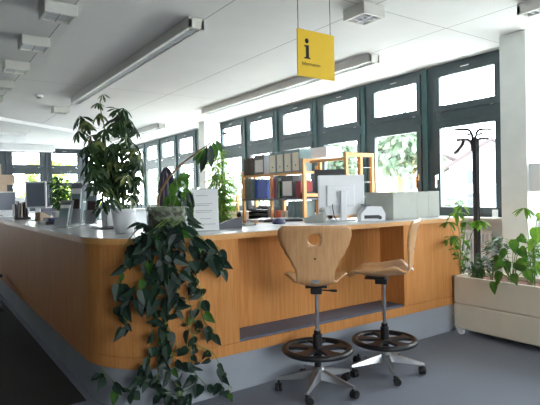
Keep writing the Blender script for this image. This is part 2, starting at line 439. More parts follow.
# ------------------------------------------------------------------ reception counter
CX, CY, R = 1.442, 3.495, .55
XF, YFr = CX-R, CY-R           # left face x, front face y
XE = 4.285
def outline(off, xend, yend=9.9, x_start=None):
    """outer face of the counter moved inwards by off; from the far left end round the corner to xend"""
    pts = [(XF+off, yend)]
    for i in range(17):
        a = PI+ (PI/2)*i/16; r = R-off
        pts.append((CX+r*math.cos(a), CY+r*math.sin(a)))
    pts.append((xend, YFr+off)); return pts
def ribbon(b, outer, inner, z0, z1):
    n = len(outer); V = []
    for (a, c) in zip(outer, inner):
        V.append([b.bm.verts.new((a[0],a[1],z0)), b.bm.verts.new((a[0],a[1],z1)), b.bm.verts.new((c[0],c[1],z1)), b.bm.verts.new((c[0],c[1],z0))])
    for i in range(n-1):
        for k in range(4): b.bm.faces.new((V[i][k], V[i][(k+1)%4], V[i+1][(k+1)%4], V[i+1][k]))
    b.bm.faces.new(V[0]); b.bm.faces.new(V[-1][::-1])
RX0, RX1, RY = 1.775, 3.465, 3.22
t = thing('reception_counter', 'long curved L-shaped reception counter with beech front and grey plinth', 'counter')
b = MB(); ribbon(b, outline(0, RX0), outline(.03, RX0), .352, 1.06); b.build('front_panel', wood, t, True)
b = MB(); b.box(RX1, XE, YFr, YFr+.03, .352, 1.06); b.build('front_panel', wood, t)
b = MB(); ribbon(b, outline(0.001, XE), outline(.034, XE), .275, .348); b.build('lower_rail', wood, t, True)
b = MB(); ribbon(b, outline(.012, RX0-.01), outline(.03, RX0-.01), .34, .36); b.box(RX1+.01, XE-.01, YFr+.012, YFr+.03, .34, .36); b.build('shadow_gap', seam, t)
b = MB(); ribbon(b, outline(.05, XE-.02), outline(.09, XE-.02), .0, .275); b.build('plinth', plinthm, t, True)
b = MB(); ribbon(b, outline(.034, XE), outline(.4, XE), .262, .275); b.build('base_board', wood, t, True)
MB().box(RX0-.03, RX1+.03, RY, RY+.03, .276, 1.06).build('recess_back_panel', wood, t)
MB().box(RX0-.03, RX0, YFr+.03, RY, .352, 1.06).build('recess_side_panel', woodd, t)
MB().box(RX1, RX1+.03, YFr+.03, RY, .352, 1.06).build('recess_side_panel', wood, t)
MB().box(RX0+.005, RX1-.002, YFr+.01, RY-.002, .30, .365, .006).build('foot_ledge', ledgem, t)
MB().box(XE-.03, XE, YFr+.03, 3.75, .275, 1.06).build('end_panel', wood, t)
b = MB(); b.box(XF+.55, XF+.58, 4.3, 9.9, 0, 1.06); b.box(RX0, XE-.05, 3.50, 3.53, 0, 1.06); b.build('inner_panel', wood, t)
wt = thing('worktop', 'continuous pale grey worktop with wooden edge on the counter', 'worktop')
def inner_of(D, xend):   # inner edge of the worktop
    pts = [(XF-.015+D, 9.9)]; r = .12; cx, cy = XF-.015+D+r, YFr-.015+D+r
    for i in range(17):
        a = PI+(PI/2)*i/16; pts.append((cx+r*math.cos(a), cy+r*math.sin(a)))
    pts.append((xend, YFr-.015+D)); return pts
b = MB(); ribbon(b, outline(-.018, XE+.012), inner_of(.82, XE+.012), 1.06, 1.0965); b.build('edge_band', woodd, wt, True)
b = MB(); ribbon(b, outline(-.014, XE+.008), inner_of(.815, XE+.008), 1.0965, 1.10); b.build('top_surface', lam, wt, True)

# ------------------------------------------------------------------ stools
def shell_point(s, x):
    """moulded seat shell, s = arc length from the front edge, x = sideways. local: +y = front"""
    # side profile: seat (0-.40), bend, back (to .86)
    if s < .06:   y = .225-s*.9; z = .725+ (s/.06)**.7*.02-.0; 
    if s < .06:
        y = .235-s*.93; z = .722+.024*math.sin(s/.06*PI/2)
    elif s < .37: 
        y = .235-.056-(s-.06); z = .746-.02*math.sin((s-.06)/.31*PI)
    elif s < .48:
        a = (s-.37)/.11*math.radians(80); rr = .11/math.radians(80)
        y = -.131-rr*math.sin(a); z = .746+rr*(1-math.cos(a))
    else:
        rr = .11/math.radians(80); a0 = math.radians(80)
        y0 = -.131-rr*math.sin(a0); z0 = .746+rr*(1-math.cos(a0)); u = s-.48
        ang = math.radians(80-2*math.sin(u/.3*PI))
        y = y0-u*math.cos(math.radians(80)); z = z0+u*math.sin(math.radians(80))
        y += .012*math.sin(min(u/.33,1)*PI)
    # transverse curvature
    if s < .45: z += 2.3*x*x*(.4+.6*s/.42)*(1 if s < .38 else (.45-s)/.07)
    if s > .40:
        k = min(1, (s-.40)/.1); y += k*.55*x*x
        if s < .5: z += (1-k)*.9*x*x*0
    return Vector((x, y, z))
SMAX = .825
def half_w(s):
    K = [(0,.14),(.03,.185),(.12,.208),(.26,.212),(.34,.205),(.41,.145),(.46,.122),(.52,.128),(.58,.155),(.65,.195),(.71,.223),(.76,.236),(.80,.234),(SMAX,.205)]
    for (a, p), (c, q) in zip(K, K[1:]):
        if s <= c:
            t = (s-a)/(c-a); t = t*t*(3-2*t) if 0.1 < s < .74 else t
            return p+(q-p)*t
    return K[-1][1]
def make_stool(label, rz, loc, ringz, lever=1):
    t = thing('swivel_stool', label, 'stool', loc, rz, 'beech shell stools at the counter')
    bm = bmesh.new(); hs, hr = .738, .041
    S = [SMAX*i/40 for i in range(41)]; nu = 13; V = {}
    i0 = min(range(41), key=lambda i: abs(S[i]-(hs-.055))); i1 = i0+5; j0, j1 = 5, 8
    def width_x(s, j): return half_w(s)*(-1+2*j/(nu))
    for i, s in enumerate(S):
        for j in range(nu+1):
            if i0 < i < i1 and j0 < j < j1: continue
            V[i,j] = bm.verts.new(shell_point(s, width_x(s, j)))
    for i in range(40):
        for j in range(nu):
            if i0 <= i < i1 and j0 <= j < j1: continue
            bm.faces.new((V[i,j], V[i+1,j], V[i+1,j+1], V[i,j+1]))
    ring = [(i0, j) for j in range(j0, j1)]+[(i, j1) for i in range(i0, i1)]+[(i1, j) for j in range(j1, j0, -1)]+[(i, j0) for i in range(i1, i0, -1)]
    hc = (S[i0]+S[i1])/2; inn = []
    for (i, j) in ring:
        a = math.atan2(S[i]-hc, width_x(S[i], j)); inn.append(bm.verts.new(shell_point(hc+hr*math.sin(a), hr*math.cos(a))))
    for k in range(len(ring)):
        k2 = (k+1) % len(ring); bm.faces.new((V[ring[k]], V[ring[k2]], inn[k2], inn[k]))
    mb = MB(); mb.bm.free(); mb.bm = bm; sh = mb.build('seat_shell', ply, t, True)
    so = sh.modifiers.new('thickness', 'SOLIDIFY'); so.thickness = .012; so.offset = 0
    p = shell_point(.575, 0)
    MB().lathe([(.007,0),(.006,.003)], 0, 0, 12, Matrix.Translation(shell_point(.605,0)+Vector((0,-.006,0))) @ Matrix.Rotation(PI/2, 4, 'X')).build('bolt', black, sh)
    MB().lathe([(.02,0),(.02,.003),(.017,.004)], 0, 0, 20, Matrix.Translation(shell_point(.455,0)+Vector((0,-.0075,0.0))) @ Matrix.Rotation(math.radians(62), 4, 'X'), sx=1.5).build('badge', alu, sh, True)
    MB().box(-.075, .075, -.02, .13, .705, .722, .006).box(-.04, .04, -.03, .06, .665, .708, .01).build('tilt_mechanism', black, t)
    lv = MB().tube([(.03, .0, .69), (.10, -.005, .688)], .005, 8).build('lever', blackm, t)
    MB().tube([(.095, -.005, .688), (.14, -.006, .687)], .009, 10).build('lever_grip', black, lv, True)
    MB().tube([(0,0,.30), (0,0,.67)], .0145, 16).build('gas_piston', chrome, t, True)
    MB().tube([(0,0,.10), (0,0,ringz+.13)], .024, 16).build('column_tube', blackm, t, True)
    b = MB(); b.tube([(0,0,ringz-.05), (0,0,ringz+.10)], .032, 16); b.build('ring_clamp', black, t, True)
    fr = MB().torus((0,0,ringz), .222, .024, 48, 12, .8)
    for k in range(5):
        a = math.radians(20+72*k)
        M = Matrix.Translation((0,0,ringz)) @ Matrix.Rotation(a, 4, 'Z')
        pts = [(.02,-.02),(.09,-.028),(.15,-.035),(.208,-.07),(.222,-.07),(.222,.07),(.208,.07),(.15,.035),(.09,.028),(.02,.02)]
        fr.prism(pts, -.010, .010, M)
    fr.lathe([(.05,ringz-.012),(.065,ringz),(.05,ringz+.012)], seg=24)
    fr.build('foot_ring', black, t, True)
    b = MB().lathe([(.045,.075),(.05,.09),(.045,.15),(.03,.165)], seg=20); b.build('base_hub', alu, t, True)
    return t
def stool_base(t, off, rr=.272):
    for k in range(5):
        a = off+k*2*PI/5
        M = Matrix.Rotation(a, 4, 'Z'); b = MB()
        # tapered arm sloping from hub to caster
        sec = [(.03,.032,.088,.145), (.12,.026,.085,.128), (.22,.019,.078,.103), (rr+.012,.013,.074,.088)]
        V = [[b.bm.verts.new(M @ Vector(q)) for q in ((x,-w,z0),(x,w,z0),(x,w*.55,z1),(x,-w*.55,z1))] for x, w, z0, z1 in sec]
        for i in range(3):
            for e in range(4): b.bm.faces.new((V[i][e], V[i][(e+1)%4], V[i+1][(e+1)%4], V[i+1][e]))
        b.bm.faces.new(V[0]); b.bm.faces.new(V[-1][::-1])
        leg = b.build('leg', alu, t)
        cdir = a+1.9+rnd.uniform(-.5,.5); c = M @ Vector((rr,0,0)); dd = Vector((math.cos(cdir), math.sin(cdir), 0)); ax = Vector((-dd.y, dd.x, 0))
        b = MB(); cc = c+dd*.018+Vector((0,0,.029))
        for s in (-1, 1):
            Mx = Matrix.Translation(cc+ax*s*.013) @ ax.to_track_quat('Z','Y').to_matrix().to_4x4()
            b.lathe([(.012,-.010),(.025,-.010),(.028,-.006),(.028,.006),(.025,.010),(.012,.010)], 0, 0, 18, Mx)
        b.tube([c+Vector((0,0,.03)), c+Vector((0,0,.08))], .008, 8)
        b.tube([cc+ax*.02, cc-ax*.02], .008, 8)
        b.build('caster', black, leg, True)
def facing(vx, vy): return math.atan2(vy, vx)-PI/2
s1 = make_stool('beech shell stool with its round-holed back turned to the camera', facing(.66,.75), (2.225,2.66,0), .285)
stool_base(s1, math.radians(70)-facing(.66,.75))
s2 = make_stool('beech shell stool seen from the side, nearer the planter', facing(-.55,.835), (2.85,2.62,0), .24)
stool_base(s2, math.radians(20)-facing(-.55,.835))

# ------------------------------------------------------------------ plants
def at_counter(px, py, d):
    """point on the counter face moved outwards by d, along the sight line"""
    r = ray(px, py); rr = R+d
    a = r.x*r.x+r.y*r.y; bq = -(r.x*CX+r.y*CY); c = CX*CX+CY*CY-rr*rr; disc = bq*bq-a*c
    if disc > 0:
        tt = (-bq-math.sqrt(disc))/a; q = r*tt
        if q.x <= CX and q.y <= CY: return q+Vector((0,0,CAMH))
    tt = (YFr-d)/r.y; q = r*tt
    if q.x >= CX: return q+Vector((0,0,CAMH))
    tt = (XF-d)/r.x; return r*tt+Vector((0,0,CAMH))
CAMP = Vector((0,0,CAMH))

def pothos_plant():
    base = at(165, 236.3, 2, 1.1); base = Vector((1.35, 3.15, 1.10))
    t = thing('trailing_plant', 'dark trailing vine plant in an etched glass pot, spilling down the counter corner', 'plant', base)
    MB().lathe([(.10,.001),(.118,.012),(.126,.08),(.132,.16),(.135,.19),(.127,.19),(.124,.17),(.12,.16)], seg=32).build('pot', etched, t, True)
    MB().lathe([(.088,.012),(.112,.02),(.118,.15),(.10,.16),(.03,.168)], seg=24).build('soil', soilm, t, True)
    stems = MB(); dk = MB(); br = MB()
    top = base+Vector((0,0,.14))
    def L(p): return Vector(p)-base
    vines = [
      [(158,226),(150,232),(140,240),(131,258),(122,270),(118,285),(116,300)],
      [(160,228),(150,238),(148,258),(143,275),(136,290),(128,300),(121,312),(128,322)],
      [(165,228),(160,240),(163,262),(158,285),(155,305),(152,325),(150,345),(146,362),(140,378)],
      [(166,228),(170,242),(174,262),(178,285),(172,305),(166,322),(168,345),(176,360),(185,372)],
      [(170,228),(178,240),(184,255),(190,272),(188,292),(192,312),(196,330),(190,350),(195,372),(205,384)],
      [(174,226),(186,236),(196,247),(204,258),(211,250),(216,246),(222,252)],
      [(174,226),(184,234),(192,236),(200,236),(208,246),(214,258),(222,266)],
      [(168,228),(172,245),(168,268),(170,290),(178,312),(190,330),(198,345),(212,352),(218,362),(222,378),(232,388)],
      [(160,228),(154,246),(150,270),(148,292),(156,312),(160,335),(158,360),(160,384),(172,392)],
      [(155,226),(146,234),(136,232),(130,238),(124,248)],
      [(162,228),(158,244),(166,262),(174,274),(168,292),(162,310),(170,330),(176,345),(168,372),(182,390)],
      [(150,355),(142,366),(136,384),(128,388),(120,388),(112,380),(104,372),(102,368)],
      [(165,230),(178,250),(194,268),(198,285),(203,292),(200,306),(205,322),(214,330)],
      [(146,362),(150,380),(162,392),(178,394),(190,388)],
    ]
    for vi, v in enumerate(vines):
        pts = []
        for k, (a, c) in enumerate(v):
            d = rnd.uniform(.015,.07)
            if c > 365: d = rnd.uniform(.0,.05)
            p = at_counter(a, c, d)
            if p.z < .02: p = at(a, c, 2, .02)
            if k == 0 and c < 232: p = top+Vector((rnd.uniform(-.08,.08), -.135, -.03))
            if k == 1 and v[0][1] < 232 and p.z > 1.0: p.z = max(p.z, 1.13)
            pts.append(p)
        sp = spline(pts, 5); stems.tube([L(q) for q in sp], .003, 5)
        acc = 0
        for i in range(2, len(sp)):
            acc += (sp[i]-sp[i-1]).length
            if acc > .030 or i == len(sp)-1:
                acc = 0
                p = sp[i]; out = (CAMP-p); out.z = 0; out.normalize()
                d = Vector((rnd.uniform(-1,1), rnd.uniform(-.7,.7), rnd.uniform(-1.15,-.15)))+out*.25
                big = rnd.uniform(.055,.105)*(1.15 if p.z > .7 else .95)
                pet = p+d.normalized()*rnd.uniform(.015,.05)+out*rnd.uniform(0,.06)
                if pet.z < .04: pet.z = .04; d.z = abs(d.z)*.3
                stems.tube([L(p), L(pet)], .0016, 4)
                tgt = br if rnd.random() < .05 else dk
                tgt.leaf(L(pet), d, out+rv(.55), big, big*.62, 'heart', rnd.uniform(.05,.4))
    # crown of leaves over the pot
    for i in range(34):
        a = rnd.uniform(0, 2*PI); rr_ = rnd.uniform(.14,.18); p = Vector((math.cos(a)*rr_, math.sin(a)*rr_-.0, rnd.uniform(-.0,.07)))
        if p.y > .05: continue
        
        d = Vector((math.cos(a), math.sin(a), rnd.uniform(-.5,.1))); p.z += .035
        dk.leaf(p, d, Vector((0,-.5,.8))+rv(.4), rnd.uniform(.06,.11), rnd.uniform(.04,.065), 'heart', .3)
    # tall arching stem with hanging leaves
    Y = 3.16
    arch = [at(158,206,1,Y), at(160,193,1,Y), at(170,176,1,Y), at(182,164,1,Y), at(196,153,1,Y), at(209,144,1,Y), at(222,134,1,Y)]
    sp = spline(arch, 6); n = len(sp); MB().tube([L(q) for q in sp], [.011-.008*i/(n-1) for i in range(n)], 8).build('arching_stem', brown, t, True)
    for (px, py, dx, dz, ln, wd) in [(207,146,-.15,-1,.20,.05),(210,144,.05,-1,.17,.05),(213,142,.3,-1,.12,.045),(205,148,-.4,-.9,.14,.04),(216,140,.4,-1,.10,.04),(201,150,-.6,-.7,.10,.035)]:
        (br if ln < .16 else dk).leaf(L(at(px,py,1,Y)), (dx,rnd.uniform(-.3,.3),dz), Vector((-.4,-1,.2))+rv(.3), ln, wd*1.15, 'lance', .1)
    for (px, py, dx, dz, ln, wd) in [(222,134,1,.25,.06,.02)]:
        dk.leaf(L(at(px,py,1,Y)), (dx,0,dz), (0,-1,.3), ln, wd, 'lance', .1)
    for (px, py, dx, dz, ln, wd) in [(178,190,-.2,1,.0,.0),(174,186,.9,.5,.12,.075),(182,178,.8,-.9,.11,.07),(184,188,.65,-1,.17,.055),(176,196,-.2,-1,.12,.06),(180,200,.3,-1,.13,.055),(173,182,.1,-1,.12,.06),(190,200,.3,-1,.10,.045),(170,196,-.5,-.8,.09,.05),(178,178,.9,.2,.10,.06)]:
        if ln: br.leaf(L(at(px,py,1,Y-.02)), (dx,rnd.uniform(-.3,.3),dz), Vector((-.4,-1,.3))+rv(.35), ln, wd, 'ovate', .25)
    stems.tube([(0.03,0,.13), L(at(178,192,1,Y-.02)), L(at(176,178,1,Y-.02))], .004, 6)
    stems.tube([(-.03,0,.13), L(at(170,196,1,Y)), L(at(168,186,1,Y))], .004, 6)
    for i in range(22):
        p = L(at(rnd.uniform(168,190), rnd.uniform(186,218), 1, Y-.02+rnd.uniform(-.05,.05)))
        (br if i % 3 == 0 else dk).leaf(p, (rnd.uniform(-.5,.8), rnd.uniform(-.5,.5), -1), Vector((-.4,-1,.3))+rv(.4), rnd.uniform(.06,.11), rnd.uniform(.035,.055), 'ovate', .3)
    stems.build('vine', green_stem, t); dk.build('foliage', pothos, t); br.build('foliage', pothosb, t)['label'] = 'fresh light green leaves'
    return t
pothos_plant()

def umbrella_leaf(b, p, axis, L_, nl=7, droop=.5, wdt=.34):
    axis = Vector(axis).normalized(); u = axis.orthogonal().normalized(); w = axis.cross(u)
    for k in range(nl):
        a = 2*PI*k/nl+rnd.uniform(-.15,.15); rad = u*math.cos(a)+w*math.sin(a)
        d = rad*1.0+axis*.25+Vector((0,0,-droop)); l = L_*rnd.uniform(.8,1.1)
        b.leaf(p, d, axis+rv(.15), l, l*wdt, 'leaflet', .3)

def big_schefflera():
    base = Vector((1.215, 3.60, 1.10))
    t = thing('potted_umbrella_tree', 'tall potted umbrella plant in a white pot on the left of the counter', 'plant', base)
    MB().lathe([(.062,.001),(.068,.006),(.083,.145),(.088,.15),(.088,.172),(.08,.172),(.078,.15)], seg=28).build('pot', white, t, True)
    MB().lathe([(.06,.1),(.076,.15),(.03,.156)], seg=20).build('soil', soilm, t, True)
    Y = 3.60; stems = MB(); lf = MB(); lv = MB()
    def L(p): return Vector(p)-base
    trunks = [[(122,212),(118,195),(112,172),(106,150),(104,125),(101,112),(100,101)],
              [(123,212),(124,190),(126,165),(126,140),(124,118)],
              [(121,212),(112,192),(100,172),(92,155),(88,140),(84,128)]]
    tips = []
    for tr in trunks:
        sp = spline([at(a,c,1,Y+rnd.uniform(-.04,.04)) if i else base+Vector((rnd.uniform(-.01,.01),0,.14)) for i,(a,c) in enumerate(tr)], 6)
        n = len(sp); stems.tube([L(q) for q in sp], [.009-.006*i/(n-1) for i in range(n)], 7); tips.append(sp)
    # outline of the crown, as rows (py, left px, right px)
    rows = [(99,94,106,2),(112,92,104,1),(112,114,128,4),(120,76,90,3),(122,112,134,6),(132,74,140,9),(144,84,141,11),(150,80,142,8),(156,82,143,12),(162,84,143,7),(168,84,143,12),(174,88,142,6),(180,90,142,11),(190,96,140,8),(200,98,112,3),(199,124,138,3)]
    for py, a, c, n in rows:
        for i in range(n):
            px = a+2+(c-a-4)*((i+.5)/n)+rnd.uniform(-3,3); yy = Y+rnd.uniform(-.17,.17)
            p = at(px, py+rnd.uniform(-5,5), 1, yy)
            sp = min(tips, key=lambda s: min((q-p).length for q in s)); q = min(sp, key=lambda q: (q-p).length+abs(q.z+.06-p.z))
            stems.tube([L(q), L((q+p)/2+Vector((0,0,.01))), L(p)], .0022, 4)
            ax = (p-Vector((1.12,Y,p.z-.1))).normalized()*.7+Vector((0,-.15,.8))+rv(.25)
            big = rnd.uniform(.085,.125) if py > 105 else .06
            tgt = lv if rnd.random() < .2 else lf
            umbrella_leaf(tgt, L(p), ax, big, rnd.choice((6,7,8)), rnd.uniform(.5,1.1), .27)
    stems.build('stem', green_stem, t); lf.build('foliage', schef, t); q = lv.build('foliage', schefv, t); q['label'] = 'leaves with pale yellow centres'
big_schefflera()

def leafy_plant(name, label, cat, x, y, z, h, r, n, m, potm, potr, poth, shape='ovate', ll=.07, stems_n=5, group=None):
    t = thing(name, label, cat, (x,y,z), 0, group)
    if potr:
        MB().lathe([(potr*.78,.001),(potr,poth),(potr*.93,poth),(potr*.9,poth-.02)], seg=24).build('pot', potm, t, True)
        MB().lathe([(potr*.8,poth*.7),(potr*.88,poth-.015),(potr*.3,poth-.01)], seg=16).build('soil', soilm, t, True)
    sm = MB(); lf = MB()
    for i in range(stems_n):
        a = 2*PI*i/stems_n+rnd.random(); tip = Vector((math.cos(a)*r*.7*rnd.random(), math.sin(a)*r*.7*rnd.random(), poth+(h-poth)*rnd.uniform(.7,1)))
        sp = spline([(rnd.uniform(-.2,.2)*max(potr,.03), rnd.uniform(-.2,.2)*max(potr,.03), max(poth-.02,.0)), tip*.5+Vector((0,0,poth*.4)), tip], 5); sm.tube(sp, .004, 5)
        for k in range(n//stems_n):
            q = sp[min(len(sp)-1, int(rnd.uniform(.2,1)*len(sp)))]; aa = rnd.uniform(0,2*PI)
            off = Vector((math.cos(aa), math.sin(aa), rnd.uniform(-.2,.5)))
            p = q+off*rnd.uniform(.1,.5)*r
            lf.leaf(p, off+Vector((0,0,-.3)), Vector((0,0,1))+rv(.5), ll*rnd.uniform(.7,1.2), ll*rnd.uniform(.35,.5)*(1 if shape != 'lance' else .5), shape, .3)
    sm.build('stem', green_stem, t); lf.build('foliage', m, t)
    return t

# ------------------------------------------------------------------ planter and its plants
PX0, PX1, PY0, PY1 = 4.13, 4.55, 1.35, 2.925
t = thing('planter', 'long cream planter box on casters at the end of the counter', 'planter', ((PX0+PX1)/2, (PY0+PY1)/2, 0))
hx, hy = (PX1-PX0)/2, (PY1-PY0)/2
b = MB()
for s in (-1, 1):
    b.box(s*hx, s*(hx-.02), -hy, hy, .3, .545, .006); b.box(-hx, hx, s*hy, s*(hy-.02), .3, .545, .006)
b.build('upper_shell', cream, t)
MB().box(-hx, hx, -hy, hy, .06, .296, .015).build('lower_shell', cream, t)
b = MB()
for s in (-1, 1):
    b.box(s*(hx+.006), s*(hx-.028), -hy-.006, hy+.006, .535, .552, .005); b.box(-hx-.006, hx+.006, s*(hy+.006), s*(hy-.028), .535, .552, .005)
b.build('rim', cream, t)
MB().box(-hx+.021, hx-.021, -hy+.021, hy-.021, .3, .515).build('clay_granules', clay, t)['kind'] = 'stuff'
for sx_ in (-1, 1):
    for sy_ in (-1, 1):
        MB().lathe([(.012,-.014),(.03,-.014),(.033,-.008),(.033,.008),(.03,.014),(.012,.014)], 0, 0, 18, Matrix.Translation((sx_*(hx-.03), sy_*(hy-.06), .033)) @ Matrix.Rotation(PI/2, 4, 'Y')).build('caster', white, t, True)
def planter_plant(label, px, py_base, kind, leaves, m, x=4.32, name='planter_plant'):
    base = at(px, py_base, 0, x); base.z = .515; 
    t = thing(name, label, 'plant', base, 0, 'houseplants growing in the cream planter')
    sm = MB(); lf = MB(); D = lambda a, c, xx: at(a, c, 0, xx)-base
    for (tpx, tpy, kk, size, dirx, dirz) in leaves:
        xx = x+rnd.uniform(-.08,.08)
        if tpx < 457: xx = 4.04
        if tpy > 268 and kk == 'h': xx = 4.07
        tip = D(tpx, tpy, xx)
        st = Vector((rnd.uniform(-.02,.02), rnd.uniform(-.04,.04), -.01))
        sp = spline([st, Vector((tip.x*.4, tip.y*.45, tip.z*.6)), tip], 5); sm.tube(sp, .0035 if kk != 'u' else .003, 5)
        right = Vector((.57*0, -1, 0))
        if kk == 'u':
            for q in range(9):
                a = rnd.uniform(0,2*PI) if q > 1 else (0 if q else PI); d = Vector((math.sin(a)*.5, math.cos(a), rnd.uniform(-.7,.1)))
                lf.leaf(tip, d, (0,0,1), size*rnd.uniform(.8,1.1), size*.3, 'lance', .4)
        elif kk == 'd':
            for q in range(34):
                a = rnd.uniform(0,2*PI); f = rnd.uniform(.25,1); o_ = tip*1.0+Vector((0,0,-(1-f)*.16))
                lf.leaf(o_, (math.cos(a), math.sin(a), rnd.uniform(-.3,1.0)*f), Vector((0,0,1))+rv(.3), size*1.15, size*.27, 'lance', .35)
        elif kk == 'h':
            lf.leaf(tip, Vector((-.3,-dirx,dirz)), Vector((-1,.2,.5))+rv(.25), size, size*.75, 'heart', .2)
        elif kk == 'l':
            for f in (.35,.45,.55,.65,.75,.85,.95,1):
                q = sp[int(f*(len(sp)-1))]; lf.leaf(q, (rnd.uniform(-1,.4), rnd.uniform(-1,1), rnd.uniform(-.6,.5)), Vector((-.5,0,1))+rv(.3), size*rnd.uniform(.7,1.1), size*.4, 'ovate', .3)
    sm.build('stem', green_stem, t); lf.build('foliage', m, t); return t
planter_plant('tall light green houseplant at the counter end of the planter', 461, 277, 'u', [(462,206,'u',.12,0,0),(449,222,'u',.12,0,0),(465,234,'l',.09,0,0),(455,246,'l',.09,0,0),(456,212,'u',.13,0,0),(466,222,'u',.12,0,0),(452,236,'u',.13,0,0),(478,220,'u',.13,0,0),(470,240,'l',.08,0,0),(459,250,'l',.08,0,0),(447,240,'u',.1,0,0)], fresh, 4.30)
planter_plant('spiky narrow-leaved green plant in the middle of the planter', 492, 280, 'd', [(492,240,'d',.10,0,0),(500,252,'d',.10,0,0),(486,258,'d',.09,0,0),(503,237,'d',.07,0,0)], dgreen, 4.34)
planter_plant('small-leaved dark green bushy plant low behind the planter rim', 475, 280, 'l', [(468,258,'l',.06,0,0),(471,262,'l',.06,0,0),(479,258,'l',.06,0,0),(484,256,'l',.06,0,0),(490,268,'l',.06,0,0),(460,268,'l',.06,0,0),(480,270,'l',.06,0,0),(488,274,'l',.06,0,0),(476,254,'l',.055,0,0),(482,262,'l',.055,0,0),(486,266,'l',.05,0,0),(464,265,'l',.05,0,0),(474,268,'l',.05,0,0)], dgreen, 4.28)
planter_plant('broad heart-leaved plant hanging over the planter rim', 512, 284, 'h', [(503,262,'h',.11,-.6,-.6),(498,256,'h',.1,-.3,-.9),(522,258,'h',.12,.4,-.9),(514,274,'h',.1,.3,-.8),(519,236,'h',.1,.6,-.4),(514,240,'h',.13,.2,-1),(506,250,'h',.12,-.5,-.8),(520,248,'h',.12,.6,-.7),(500,272,'h',.12,-.2,-1),(494,282,'h',.11,.1,-1),(516,262,'h',.13,.8,-.6),(508,262,'h',.12,.0,-1),(526,270,'h',.11,.6,-1)], pothosb, 4.22)
planter_plant('tall pale plant at the right edge of the picture', 532, 288, 'u', [(525,208,'u',.12,0,0),(536,228,'h',.14,.1,-1),(538,244,'l',.1,0,0),(530,252,'l',.1,0,0),(540,262,'h',.14,.2,-1),(530,262,'l',.1,0,0),(538,232,'l',.1,0,0),(527,240,'l',.08,0,0),(534,240,'h',.12,-.5,-1),(537,218,'h',.1,.5,.3)], fresh, 4.26)

# ------------------------------------------------------------------ coat stand
cxs, cys = 5.08, 3.30
t = thing('coat_stand', 'tall black metal coat stand in front of the window by the column', 'coat stand', (cxs, cys, 0))
MB().tube([(-.015,0,.03),(-.015,0,1.93)], .013, 12).tube([(.025,-.03,.03),(.025,-.03,1.93)], .013, 12).tube([(.005,-.015,.03),(.005,-.015,1.9)], .02, 12).build('pole', blackm, t, True)
MB().lathe([(.2,.0),(.2,.012),(.05,.03)], seg=32).build('base', blackm, t, True)
b_ = Vector((.57*0+.82,-.57,0))   # across the view
for (d, z, ln) in (((.82,-.57),2.03,.2),((-.82,.57),2.03,.21),((.9,-.4),1.93,.17),((-.75,.66),1.92,.18),((.57,.82),1.99,.19),((-.57,-.82),1.96,.19)):
    dx, dy = d
    pts = spline([(dx*.02,dy*.02,z-.13),(dx*.025,dy*.025,z-.05),(dx*.06,dy*.06,z-.005),(dx*.12,dy*.12,z),(dx*ln,dy*ln,z)], 5)
    MB().tube(pts, .014, 8).tube([(dx*ln,dy*ln,z),(dx*(ln+.012),dy*(ln+.012),z)], .012, 10).build('hook', blackm, t, True)
q = Vector((cxs,cys,0))+Vector((-.75,.66,0))*.11
tag(MB().tube(spline([(q.x,q.y,1.92),(q.x-.01,q.y+.01,1.87),(q.x-.04,q.y+.05,1.80),(q.x-.07,q.y+.07,1.77)],4), .016, 8).build('folding_umbrella', black), 'small folded black umbrella hanging from the coat stand', 'umbrella')

# ------------------------------------------------------------------ items on the right leg of the worktop (z = 1.10)
WZ = 1.1005
# information sheet on an acrylic stand
c = at(206, 231.5, 2, WZ); rz = facing(.42,.9)
t = thing('leaflet_holder', 'white printed information sheet on a slanted stand beside the trailing plant', 'sheet holder', (c.x, c.y+.02, WZ), rz)
Ml = Matrix.Rotation(math.radians(-14), 4, 'X')
MB().box(-.105,.105,-.003,.003,.004,.315,0,Ml).box(-.105,.105,.0,.09,.0,.004).build('stand', acryl, t)
MB().box(-.104,.104,-.0045,-.0032,.006,.31,0,Ml).build('sheet', paper, t)
b = MB()
for z, w_, x_ in ((.262,.085,-.055),(.2,.12,-.06),(.188,.10,-.06),(.15,.12,-.06),(.138,.11,-.06),(.09,.08,-.03),(.05,.09,-.01)):
    b.box(x_, x_+w_, -.0055, -.0046, z, z+.003, 0, Ml)
b.box(-.08,-.072,-.0055,-.0046,.24,.285,0,Ml).build('printed_text', greyp, t)
# desk telephone
def telephone(label, c, rz, bm_, hm):
    t = thing('telephone', label, 'telephone', c, rz)
    b = MB(); b.prism([(-.09,.0),(.09,.0),(.09,.035),(-.09,.085)], -.09, .09, Matrix.Rotation(PI/2,4,'X')); b.build('body', bm_, t)
    b = MB()
    for i in range(3):
        for j in range(4): b.box(-.02+i*.022, -.004+i*.022, -.05+j*.022, -.034+j*.022, .045-i*.004, .062-i*.005)
    b.build('keypad', greyp, t)
    MB().tube(spline([(-.065,-.10,.10),(-.066,-.07,.108),(-.066,0,.1),(-.066,.07,.108),(-.065,.10,.10)],4), .018, 10).build('handset', hm, t, True)
    return t
c = at(231, 227.5, 2, WZ); telephone('dark desk telephone right of the information sheet', (c.x, c.y, WZ), 2.6, greyb, black)
c = at(247, 225.5, 2, WZ)
t = thing('folded_spectacles', 'grey folded cable and spectacles lying on the worktop', 'cable', (c.x,c.y,WZ))
MB().tube(spline([(-.09,0,.006),(-.05,.03,.006),(0,-.01,.008),(.04,.03,.006),(.09,.0,.006),(.06,-.04,.006)],6), .006, 6).build('cable', greyb, t, True)
MB().box(-.03,.06,-.02,.03,0,.02,.006).build('plug', offw, t)
c = at(279, 223.5, 2, WZ)
t = thing('computer_mouse', 'navy blue computer mouse behind the first stool', 'mouse', (c.x,c.y,WZ), .7)
